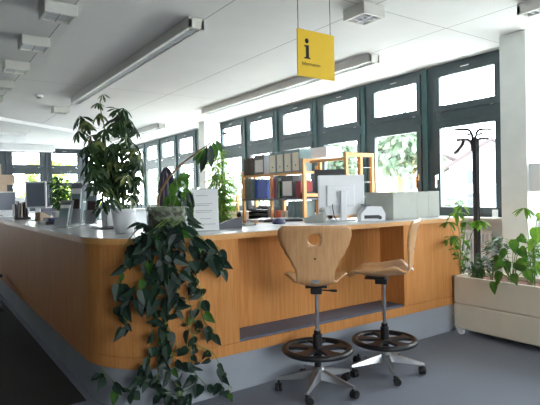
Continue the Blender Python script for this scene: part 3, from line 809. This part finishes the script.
MB().lathe([(.09,.0),(.092,.012),(.08,.03),(.05,.042),(.02,.046)], seg=24, sy=.62).build('body', navy, t, True)
MB().box(.02,.07,-.004,.004,.038,.043,.002,Matrix.Rotation(.12,4,'Y')).build('scroll_wheel', black, t)
c = at(317, 221.5, 2, WZ); telephone('pale grey desk telephone behind the round-holed stool back', (c.x-.02, c.y, WZ), 2.3, offw, offw)
MBk = MB()
c = at(300, 222.6, 2, WZ)
t = thing('keyboard', 'dark grey keyboard lying at the foot of the white monitor', 'keyboard', (c.x+.02,c.y+.32,WZ), -.2)
MB().box(-.2,.2,-.07,.07,0,.018,.004).build('case', black, t)
b = MB()
for i in range(14):
    for j in range(5): b.box(-.19+i*.027,-.167+i*.027,-.06+j*.025,-.04+j*.025,.018,.025)
b.build('keys', greyb, t)
# monitor seen from behind
def monitor(label, c, rz, w_, h_, z0, grp=None, tilt=0, back=True, arm=True, face=screen):
    t = thing('computer_monitor', label, 'monitor', c, rz, grp)
    M = Matrix.Translation((0,0,z0+h_/2)) @ Matrix.Rotation(tilt,4,'X')
    MB().box(-w_/2,w_/2,-.02,.02,-h_/2,h_/2,.008,M).build('casing', white, t)
    MB().box(-w_/2+.018,w_/2-.018,.0201,.0215,-h_/2+.02,h_/2-.02,0,M).build('screen', face, t)
    MB().box(-w_*.34,w_*.28,-.045,-.0195,-h_*.28,h_*.26,.012,M).build('back_housing', white, t)
    MB().box(-.05,.05,-.07,-.04,z0+h_*.45,z0+h_*.6,.006).build('tilt_joint', white, t)
    MB().box(-.028,.028,-.105,-.07,.01,z0+h_*.62,.006).build('stand_arm', white, t)
    MB().box(-.10,.10,-.15,.08,0,.012,.005).build('stand_base', white, t)
    return t
c = at(345, 221.3, 2, WZ)
# local +y = screen side, away from us
mon = monitor('large white monitor on the counter, seen from behind, above the first stool', (c.x+.09, c.y+.14, WZ), facing(.5,.87), .43, .37, .05)
b = MB(); b.tube(spline([(-.09,-.03,.17),(-.095,-.06,.12),(-.08,-.07,.03),(-.05,-.05,.008)],4), .005, 6).tube(spline([(.03,-.03,.15),(.03,-.06,.1),(.0,-.06,.008)],4),.005,6); b.build('cable', black, mon, True)
# label printer
c = at(377, 221, 2, WZ)
t = thing('label_printer', 'small white label printer between the monitor and the file boxes', 'printer', (c.x+.05,c.y+.12,WZ), facing(.5,.86))
b = MB(); b.prism([(-.11,.0),(.11,.0),(.115,.06),(.08,.125),(-.05,.13),(-.11,.06)], -.07, .07, Matrix.Rotation(PI/2,4,'X')); b.build('body', white, t)
MB().box(-.08,.06,-.072,-.068,.02,.05,.002).build('front_slot', black, t)
MB().box(-.09,-.03,-.06,.06,.12,.142,.003,Matrix.Rotation(.1,4,'Y')).build('lid', greyb, t)
MB().tube([(.06,-.085,.028),(.06,-.07,.028)],.016,12).build('feed_knob', black, t)
# file boxes at the end of the counter
def file_box(label, x0, x1, y0, y1, h_):
    t = thing('file_box', label, 'file box', ((x0+x1)/2,(y0+y1)/2,WZ), 0, 'pale file boxes at the end of the counter')
    hx_, hy_ = (x1-x0)/2-.0055, (y1-y0)/2
    MB().box(-hx_,hx_,-hy_,hy_,0,h_,.003).build('carton', offw, t)
    MB().box(-hx_+.006,hx_-.006,-hy_-.0015,-hy_+.001,.01,h_-.01).build('spine_label', offw, t)
YB_ = 3.15
xs = [at(393,221,1,YB_).x, at(417.5,220,1,YB_).x, at(430,219,1,YB_).x, at(442,217.5,1,YB_).x]
hh = at(405,192,1,YB_).z-1.10
file_box('widest pale file box, nearest the label printer', xs[0], xs[1], YB_, 3.50, hh+.004)
file_box('narrow pale file box between the other two', xs[1], xs[2], YB_+.012, 3.50, hh-.002)
file_box('narrow pale file box at the very end of the counter', xs[2], xs[3], YB_+.024, 3.50, hh+.003)

# ------------------------------------------------------------------ items on the left leg
def brochure_rack(label, c, rz, n):
    t = thing('brochure_rack', label, 'brochure rack', c, rz, 'acrylic brochure racks on the left of the counter')
    Mt = Matrix.Rotation(math.radians(-20),4,'X')
    MB().box(-.06,.06,.0,.005,0,.26,0,Mt).box(-.06,.06,-.05,.12,0,.005).box(-.06,.06,-.05,-.045,0,.08,0,Mt).build('holder', acryl, t)
    cols = [greyb, paper, tealb, maroon]
    for i in range(n):
        b = MB().box(-.05+.008*i,.05-.002*i,-.012-.012*i,-.004-.012*i,.008,.24-.035*i,0,Mt); o = b.build('brochure', cols[i % 4], t)
    return t
c = at(70,228,2,WZ); c2 = at(84,226,2,WZ)
brochure_rack('clear rack of brochures nearest the dark stamp tray', (1.04,4.70,WZ), -.75, 3).scale = (1,1,1)
brochure_rack('clear rack of brochures in the middle of the three', (1.20,4.92,WZ), -.6, 4).scale = (1,1,1.75)
brochure_rack('clear rack of brochures nearest the big white plant pot', (1.31,4.80,WZ), -.6, 4).scale = (1,1,1.6)
tag(MB().box(1.20,1.42,4.10,4.38,WZ,WZ+.012,.003).build('clipboard', black), 'black clipboard lying beside the white plant pot', 'clipboard')
tag(MB().box(1.34,1.60,4.41,4.58,WZ,WZ+.15,.01).build('storage_box', white), 'plain white box standing behind the plant pot', 'box')
# monitors
c = at(35,219,2,WZ)
monitor('white monitor on a stand with grey screen facing the counter corner', (1.19,6.75,WZ), facing(-.35,-.94), .24, .33, .15, 'monitors on the left counter', .0)
monitor('white monitor cut off by the left edge of the picture', (1.07,8.6,WZ), facing(-.1,-.99), .32, .30, .09, 'monitors on the left counter')
t = thing('letter_sorter', 'black letter sorter filled with dark papers beside the monitors', 'letter sorter', (1.10,7.3,WZ), 0)
MB().box(-.10,.10,-.12,.12,0,.03,.004).build('tray', black, t)
for i, (m_, hq) in enumerate(((maroon,.2),(greyb,.24),(kraft,.22),(black,.23),(greyb,.18))):
    MB().box(-.09+i*.036,-.07+i*.036,-.1,.1,.03,hq,.001).build('document', m_, t)
t = thing('card_terminal', 'beige payment terminal in front of the left monitor', 'terminal', (1.19,6.35,WZ), .3)
MB().prism([(-.07,0),(.07,0),(.07,.05),(-.04,.11),(-.07,.10)], -.06,.06, Matrix.Rotation(PI/2,4,'X')).build('body', kraft, t)
MB().box(-.03,.05,-.0655,-.06,.02,.035).build('stripe', black, t)
t = thing('stamp_tray', 'black tray with navy lid on the worktop near the brochures', 'tray', (1.17,5.55,WZ), .1)
MB().box(-.15,.15,-.13,.13,0,.03,.006).build('tray', black, t)
MB().box(-.11,.11,-.09,.09,.03,.065,.006).build('lid', navy, t)
leafy_plant('potted_fig', 'bushy potted plant in a white pot between monitor and brochures', 'plant', 1.40, 6.5, WZ, .52, .13, 260, dgreen, white, .085, .11, 'ovate', .075, 7)
# kraft boxes stacked on a far shelf unit
t = thing('storage_cabinet', 'tall white cabinet behind the left monitors', 'cabinet', (1.55,13.0,0))
MB().box(-.55,.55,-.22,.22,0,1.42,.005).build('body', white, t)
MB().box(-.53,-.01,-.235,-.221,.05,1.40,.003).box(.01,.53,-.235,-.221,.05,1.40,.003).build('door', white, t)
for i, (x_, w_, z_, h_) in enumerate(((1.45,.42,1.4205,.3),(1.52,.60,1.7215,.22),(1.38,.34,1.9425,.24))):
    tag(MB().box(x_-w_/2,x_+w_/2,12.85,13.15,z_,z_+h_,.004).build('cardboard_box', kraft),
        ('pale brown carton at the bottom of the stack on the far cabinet','wide pale brown carton in the middle of the far stack','small pale brown carton on top of the far stack')[i], 'box', 'cartons stacked on the far cabinet')

# ------------------------------------------------------------------ shelving along the window wall
SX = 4.75; SD = .30
Z0, Z1, Z2 = 1.70, 1.29, .92
t = thing('shelf_unit', 'honey wood open shelf unit full of binders along the windows', 'shelf')
ys = [7.66, 6.80, 5.93]
for y in ys:
    MB().box(SX, SX+.045, y-.022, y+.022, 0, 1.78, .003).box(SX+SD-.045, SX+SD, y-.022, y+.022, 0, 1.78, .003).build('post', pine, t)
for z in (Z0, Z1, Z2, .5):
    MB().box(SX-.01, SX+SD, ys[2]-.03, ys[0]+.03, z-.03, z, .003).build('shelf_board', greyb if z == Z1 else pine, t)
def rack(label, y, x0, x1, z0, z1, mid):
    t = thing('rack_frame', label, 'rack', (x0, y, 0), 0)
    for x in ((0, x1-x0) if not mid else (0, (x1-x0)*.55, x1-x0)):
        MB().box(x-.022, x+.022, -.022, .022, z0, z1, .003).build('post', pine, t)
    b = MB().box(.022, x1-x0-.022, -.02, .02, z1-.055, z1-.001, .003).build('top_rail', pine, t)
    return t
t = rack('honey wood rack end frame between the binders and the white monitor', 5.88, 4.72, 5.04, 0, 1.88, False)
MB().box(.022,.278,-.02,.02,1.31,1.36,.003).build('cross_rail', pine, t)
t = rack('taller honey wood rack frame right behind the white monitor', 4.95, 4.70, 5.19, 0, 1.90, True)
MB().box(-.02,.02,.022,.74,1.80,1.84,.003).build('side_rail', pine, t)
b = MB()
for z in (1.1, 1.3, 1.5, 1.7): b.box(.27,.49,-.004,.004,z-.003,z+.003)
b.build('cross_wire', alu, t)
def binder(label, y0, y1, z, h_, m_, grp, x0=None, depth=.24, hole=False, lab=None):
    x0 = SX+.005 if x0 is None else x0
    t = thing('binder', label, 'binder', (x0, (y0+y1)/2, z+.001), 0, grp)
    hw = (y1-y0)/2-.003
    MB().box(0, depth, -hw, hw, 0, h_, .003).build('cover', m_, t)
    if lab: MB().box(-.0015, .001, -hw*.8, hw*.8, h_*(.04 if hole else .12), h_*(.86 if hole else .75)).build('spine_label', lab, t)
    if hole: MB().lathe([(.012,-.002),(.012,.001)], 0,0,14, Matrix.Translation((-.0016,0,h_*.28)) @ Matrix.Rotation(PI/2,4,'Y')).build('finger_hole', ink, t)
# top row
y = 7.62
for i, (wd, m_, nm) in enumerate(((.17,maroon,'dark brown binder at the far end of the top shelf'),(.15,maroon,'dark brown binder beside the grey file on the top shelf'),(.30,greyb,'broad grey file beside the dark brown binders'))):
    binder(nm, y-wd, y, Z0, .30 if i < 2 else .33, m_, 'binders on the top shelf', lab=(paper if i == 2 else None)); y -= wd+.01
y = 6.78
for i in range(4):
    wd = .20; binder('%s pale fronted magazine file with a finger hole on the top shelf' % ('leftmost','second from left','third from left','rightmost')[i], y-wd, y, Z0, .335, tealb, 'row of pale magazine files on the top shelf', hole=True, lab=cream, x0=SX-.03); y -= wd+.003
# second row
y = 7.60
for i, (wd, m_, hh_, lb) in enumerate(((.20,greyb,.34,'grey binder at the far end of the middle shelf'),(.09,tealb,.34,'pale teal binder between grey and blue files'),(.07,blueb,.33,'narrow blue binder on the middle shelf'),(.30,blueb,.32,'big bright blue file on the middle shelf'))):
    binder(lb, y-wd, y, Z1, hh_, m_, 'files on the middle shelf', lab=(None)); y -= wd+.012
y = 6.72
for i, (wd, m_, hh_, lb) in enumerate(((.05,redb,.3,'thin dark red folder beside the shelf post'),(.05,greyb,.33,'thin grey folder on the middle shelf'),(.06,dgreen,.28,'thin green folder on the middle shelf'),(.30,black,.36,'wide black folder standing on the middle shelf'),(.12,redb,.26,'dark red book near the rack end frame'))):
    if i == 3: y -= .04
    if i == 4: y -= .06
    binder(lb, y-wd, y, Z1, hh_, m_, 'files on the middle shelf', lab=(paper if i == 3 else None)); y -= wd+.008
# lower row: trays and teal binders
for i, (y0, z0_) in enumerate(((7.2, Z2), (7.2, Z2+.075), (7.2, Z2+.15))):
    t = thing('letter_tray', ('black letter tray at the bottom of the pile on the lower shelf','black letter tray in the middle of the pile','black letter tray on top of the pile')[i], 'tray', (SX+.14, y0, z0_+.001), 0, 'letter trays on the lower shelf')
    MB().box(-.13,.13,-.3,.3,0,.008).box(-.13,-.125,-.3,.3,.008,.035).box(.125,.13,-.3,.3,.008,.07).box(-.13,.13,-.3,-.295,.008,.07).box(-.13,.13,.295,.3,.008,.07).build('tray', black, t)
    MB().box(-.11,.11,-.27,.27,.009,.03).build('papers', paper, t)
y = 6.35
for i in range(4):
    binder('teal blue binder on the lower shelf behind the telephone', y-.09, y, Z2, .33, tealb, 'teal binders on the lower shelf', lab=None); y -= .097
for i, (yy, m_, s_) in enumerate(((6.66,orangeb,.1),(6.50,kraft,.11))):
    tag(MB().box(SX+.02,SX+.2,yy-s_/2,yy+s_/2,Z2+.001,Z2+.17,.004).build('card_box', m_), ('small orange card box on the lower shelf','small tan card box on the lower shelf')[i], 'box')
# things on top near the racks
tag(MB().box(4.80,5.10,5.45,5.80,1.8805,2.03,.01).build('box_file', white), 'white box lying on top of the rack rail', 'box')
tag(MB().box(SX+.03,SX+.27,5.97,6.0,Z1+.001,Z1+.1).build('notepad', black), 'small black notepad at the shelf end', 'notepad')
t = thing('shelf_unit', 'second low honey wood shelf unit further along the windows', 'shelf', (4.7,9.0,0))
for y in (-.7, .7):
    MB().box(0,.045,y-.022,y+.022,0,1.36,.003).box(.3,.345,y-.022,y+.022,0,1.36,.003).build('post', pine, t)
for z in (.45,.85,1.25): MB().box(0,.345,-.72,.72,z-.03,z,.003).build('shelf_board', pine, t)
MB().box(-.012,0,-.7,.7,1.12,1.28).build('front_board', pine, t)
for i in range(6):
    binder(('cream','grey white','tan','grey teal','off white','pink')[i]+' folder on the second low shelf unit, '+('nearest the camera','second from the near post','third from the near post','fourth from the near post','fifth from the near post','sixth from the near post')[i], 8.5+i*.11, 8.6+i*.11, .85, .26, (kraft,offw,kraft,tealb,offw,pinkp)[i], 'folders on the second low shelf unit', x0=4.71, depth=.22)
# dark monitor behind the rack
t = thing('computer_monitor', 'black monitor behind the white one, by the rack frame', 'monitor', (4.45,5.0,0), -.6)
MB().box(-.2,.2,-.02,.02,1.36,1.67,.006).build('casing', black, t); MB().box(-.03,.03,0.0,.04,1.02,1.5,.004).build('stand_arm', black, t)
MB().box(-.14,.14,-.1,.12,1.005,1.02,.004).build('stand_base', black, t)
t = thing('desk', 'wooden desk behind the counter carrying the black monitor', 'desk', (4.28,5.35,0))
MB().box(-.38,.38,-.7,.9,.975,1.004,.004).build('desktop', lam, t)
for sx_ in (-1,1):
    for sy_ in (-.65,.85): MB().box(sx_*.34-.02,sx_*.34+.02,sy_-.02,sy_+.02,0,.975).build('leg', alu, t)
# stool-like office chairs behind the counter
def office_chair(label, x, y, rz):
    t = thing('office_chair', label, 'chair', (x,y,0), rz, 'office chairs behind the counter')
    b = MB(); b.lathe([(.02,-.035),(.17,-.03),(.2,0),(.17,.03),(.02,.035)], 0,0,20, Matrix.Translation((0,-.24,1.08)) @ Matrix.Rotation(PI/2,4,'X'), sy=1.5); b.build('backrest', plum, t, True)
    MB().box(-.23,.23,-.22,.24,.62,.70,.03).build('seat', plum, t)
    MB().tube([(0,-.2,.63),(0,-.27,.8),(0,-.27,1.0)], .02, 8).build('back_support', black, t)
    MB().tube([(0,0,.08),(0,0,.62)], .025, 12).build('gas_column', black, t)
    for k in range(5):
        a = 2*PI*k/5; MB().tube([(0,0,.1),(.28*math.cos(a),.28*math.sin(a),.06)], .018, 8).tube([(.28*math.cos(a)-.01,.28*math.sin(a),.028),(.28*math.cos(a)+.01,.28*math.sin(a),.028)], .028, 14).build('leg', black, t)
    return t
office_chair('taller plum grey office chair seen behind the arching stem', 3.04, 7.5, 1.9).scale = (1,1,1.33)
office_chair('lower plum grey office chair left of the arching stem', 2.66, 6.8, 1.25).scale = (1,1,1.26)

# bamboo-like plant near far column
p = at(222,200,0,4.9)
leafy_plant('bamboo_palm', 'tall bright green bamboo-like plant in front of the far white column', 'plant', 4.50, 8.0, 0, 2.15, .24, 900, fresh, white, .17, .32, 'lance', .17, 26)
# far plants and furniture on the left
leafy_plant('potted_tree', 'leafy potted tree standing before the far wall windows', 'plant', 3.6, 15.6, 0, 2.15, .5, 420, dgreen, white, .2, .4, 'ovate', .16, 9)
for i,(x_,y_,lb) in enumerate(((2.2,11.0,'pale desk nearest the left monitors, far behind the counter'),(3.2,9.6,'pale desk behind the umbrella plant'),(2.9,13.6,'pale desk close to the far wall windows'))):
    t = thing('desk', lb, 'desk', (x_,y_,0), 0, 'pale desks in the office behind')
    MB().box(-.7,.7,-.38,.38,.71,.74,.004).build('desktop', lam, t)
    for sx_ in (-1,1): MB().box(sx_*.66-.02,sx_*.66+.02,-.36,.36,0,.71).build('side_leg', white, t)
    q = monitor(('white monitor on the pale desk nearest the left monitors','white monitor on the desk behind the umbrella plant','white monitor on the desk by the far wall')[i], (x_,y_,.7405), facing((-.3,.6,-.5)[i],(-.95,-.8,-.86)[i]), .46, .34, .12, 'monitors on the desks behind')
t = thing('wall_cabinet', 'grey blue cabinet block in front of the far yellow-green window', 'cabinet', (2.95,11.9,0))
MB().box(-.45,.45,-.2,.2,0,1.3,.004).build('body', white, t); MB().box(-.43,-.005,-.215,-.201,.05,1.27).box(.005,.43,-.215,-.201,.05,1.27).build('door', tealb, t)
t = thing('desk_lamp_panel', 'long grey desk light on a stem before the far window', 'lamp', (2.55,10.6,0))
MB().box(-.45,.45,-.08,.08,1.62,1.68,.01).build('light_head', greyb, t); MB().tube([(0,0,.02),(0,0,1.62)],.015,8).build('stem', alu, t); MB().lathe([(.18,0),(.18,.02),(.05,.03)],seg=20).build('base', alu, t)
# small black foot at the left edge
p = at(1,307,2,0)
t = thing('waiting_chair', 'black chair foot with chrome top just inside the left edge', 'chair', (p.x-.27,p.y,0.006))
MB().box(-.25,.27,-.25,.25,.40,.44,.01).build('seat', black, t)
for sx_ in (-1,1):
    for sy_ in (-1,1):
        lg = MB().tube([(sx_*.2,sy_*.2,.41),(sx_*.24,sy_*.24,.03)], .012, 8).build('leg', chrome, t, True)
        MB().tube([(sx_*.24,sy_*.24,0),(sx_*.24,sy_*.24,.035)], .02, 10).build('foot', black, lg, True)

# ------------------------------------------------------------------ outside
struct(MB().box(W+.3, 70, -30, 60, -.9, -.8).build('ground', bounce_ground))
struct(MB().box(-30, W+.3, YF+.4, 60, -.9, -.8).build('ground', bounce_ground))
struct(MB().box(-30, W+.3, -30, YB-.4, -.9, -.8).build('ground', bounce_ground))
def house(name, label, pos, rz, w_, d_, hw_, hr_, m_, wins):
    t = thing(name, label, 'house', (pos[0],pos[1],-.8), rz, 'houses outside the windows')
    MB().box(-w_/2,w_/2,0,d_,0,hw_).prism([(-w_/2,hw_),(w_/2,hw_),(0,hw_+hr_)], -d_, 0, Matrix.Rotation(PI/2,4,'X')).build('walls', m_, t)
    b = MB()
    for s in (-1,1):
        nx, nz = hr_, w_/2; l_ = math.hypot(nx,nz); nx, nz = nx/l_*.2, nz/l_*.2
        A = Vector((0,0,hw_+hr_)); Bq = Vector((s*(w_/2+.5),0,hw_-hr_*.5/(w_/2)))
        pts = [(A.x,A.z),(Bq.x,Bq.z),(Bq.x+s*nx,Bq.z+nz),(A.x,A.z+nz*1.2)]
        b.prism(pts, -d_-.4, .5, Matrix.Rotation(PI/2,4,'X'))
    b.build('roof', rooft, t)
    for (x, z, ww, hh_) in wins:
        f = MB().box(x-ww/2-.08,x+ww/2+.08,-.04,.02,z-.08,z+hh_+.08).build('window', paper, t)
        MB().box(x-ww/2,x+ww/2,-.06,-.041,z,z+hh_).build('pane', glassd, f)
# gable house seen through the nearest window
g = at(492,190,1,20.0)
house('house','pale gabled house seen through the window behind the coat stand', (g.x,g.y), facing(.83,.56), 5.6, 4, 3.85, 1.75, render_, [(-1.3,2.6,.6,1.0),(.5,2.6,.6,1.0),(-1.3,.9,.6,1.1)])
g = at(486,190,1,31.0)
house('house','long roofed house left of the gabled house outside', (g.x,g.y), facing(.83,.56)+PI/2, 7, 12, 4.6, 2.8, render_, [])
g = at(394,190,1,27.0)
house('house','cream house seen under the tree through the middle window', (g.x,g.y), facing(.75,.66), 9, 4, 4.4, 2, yrender, [(-1.5,2.3,.9,1.6),(1.6,2.3,.9,1.6),(-4,2.3,.9,1.6)])
def tree(label, x, y, h, r, m_, n=1500, z0=-.8, seed=1, trunk=.35):
    q = random.Random(seed)
    t = thing('tree', label, 'tree', (x,y,z0), 0, 'trees and shrubs outside the windows')
    MB().tube(spline([(0,0,0),(.1,.05,h*.3),(0,0,h*.8)],4), [.16]*5+[.12]*4, 8).build('trunk', brown, t, True)
    b = MB(); blobs = [(Vector((q.uniform(-1,1)*r*.6, q.uniform(-1,1)*r*.6, h*q.uniform(trunk,.88))), r*q.uniform(.35,.6)) for _ in range(14)]
    for i in range(n):
        c_, rr_ = blobs[i % 14]; d = Vector((q.gauss(0,1), q.gauss(0,1), q.gauss(0,1))).normalized()
        p = c_+d*rr_*q.uniform(.6,1); b.leaf(p, d+Vector((0,0,-.4)), Vector((q.uniform(-1,1),q.uniform(-1,1),1)), .34, .2, 'lance', .2)
    b.build('foliage', m_, t)
def tpos(px, Y): g = at(px,190,1,Y); return g.x, g.y
tree('large tree outside the middle window', *tpos(400,13.5), 5.0, 1.5, treem, 1500, seed=3, trunk=.66)
tree('tree outside above the binder shelves', *tpos(333,18), 4.9, 1.5, treem, 1500, seed=4, trunk=.5)
tree('small shrub before the gabled house', *tpos(454,14), 1.9, .5, treem, 300, seed=5)
tree('tree outside behind the far end of the shelves', *tpos(255,28), 4.2, 2.0, treem, 1200, seed=6, trunk=.3)
tree('tree outside beyond the far column', *tpos(182,30), 4.2, 2.2, treem, 1200, seed=7, trunk=.3)
tree('yellow-green shrub outside the far wall, right', 5.0, 22.5, 3.6, 1.6, treey, 1800, seed=8, trunk=.2)
tree('yellow-green shrub outside the far wall, left', 1.2, 26, 3.8, 1.7, treey, 1800, seed=9, trunk=.2)

# ------------------------------------------------------------------ light
wd = bpy.data.worlds.new('sky'); bpy.context.scene.world = wd; wd.use_nodes = True
bg = wd.node_tree.nodes['Background']; bg.inputs[0].default_value = (.93,.97,1,1); bg.inputs[1].default_value = 11.0
def portal(loc, rot, sx, sy):
    l = bpy.data.lights.new('window portal', 'AREA'); l.shape = 'RECTANGLE'; l.size = sx; l.size_y = sy; l.cycles.is_portal = True
    o = bpy.data.objects.new('window_portal', l); C.objects.link(o); o.location = loc; o.rotation_euler = rot
portal((W+.25, 6.0, 2.0), (0, PI/2, 0), 2.0, 19.0)
portal((-1.2+2.5*PER, YB-.25, 2.0), (PI/2, 0, 0), 3.5, 2.0)
portal((-.3, YF+.25, 2.0), (-PI/2, 0, 0), 10.5, 2.0)

# ------------------------------------------------------------------ camera object and view
cam = bpy.data.cameras.new('camera'); co = bpy.data.objects.new('camera', cam); C.objects.link(co)
cam.sensor_fit = 'HORIZONTAL'; cam.sensor_width = 36; cam.lens = F/540*36; cam.clip_end = 200; cam.clip_start = .05
Mt = MW.transposed()      # columns: right, down, forward in world
right, down, fwd = Mt.col[0], Mt.col[1], Mt.col[2]
m4 = Matrix.Identity(4)
for i in range(3): m4[i][0] = right[i]; m4[i][1] = -down[i]; m4[i][2] = -fwd[i]
m4[0][3], m4[1][3], m4[2][3] = 0, 0, CAMH
co.matrix_world = m4
bpy.context.scene.camera = co
vs = bpy.context.scene.view_settings
vs.view_transform = 'Standard'; vs.look = 'None'; vs.gamma = 1; vs.use_curve_mapping = False; vs.exposure = 1.15
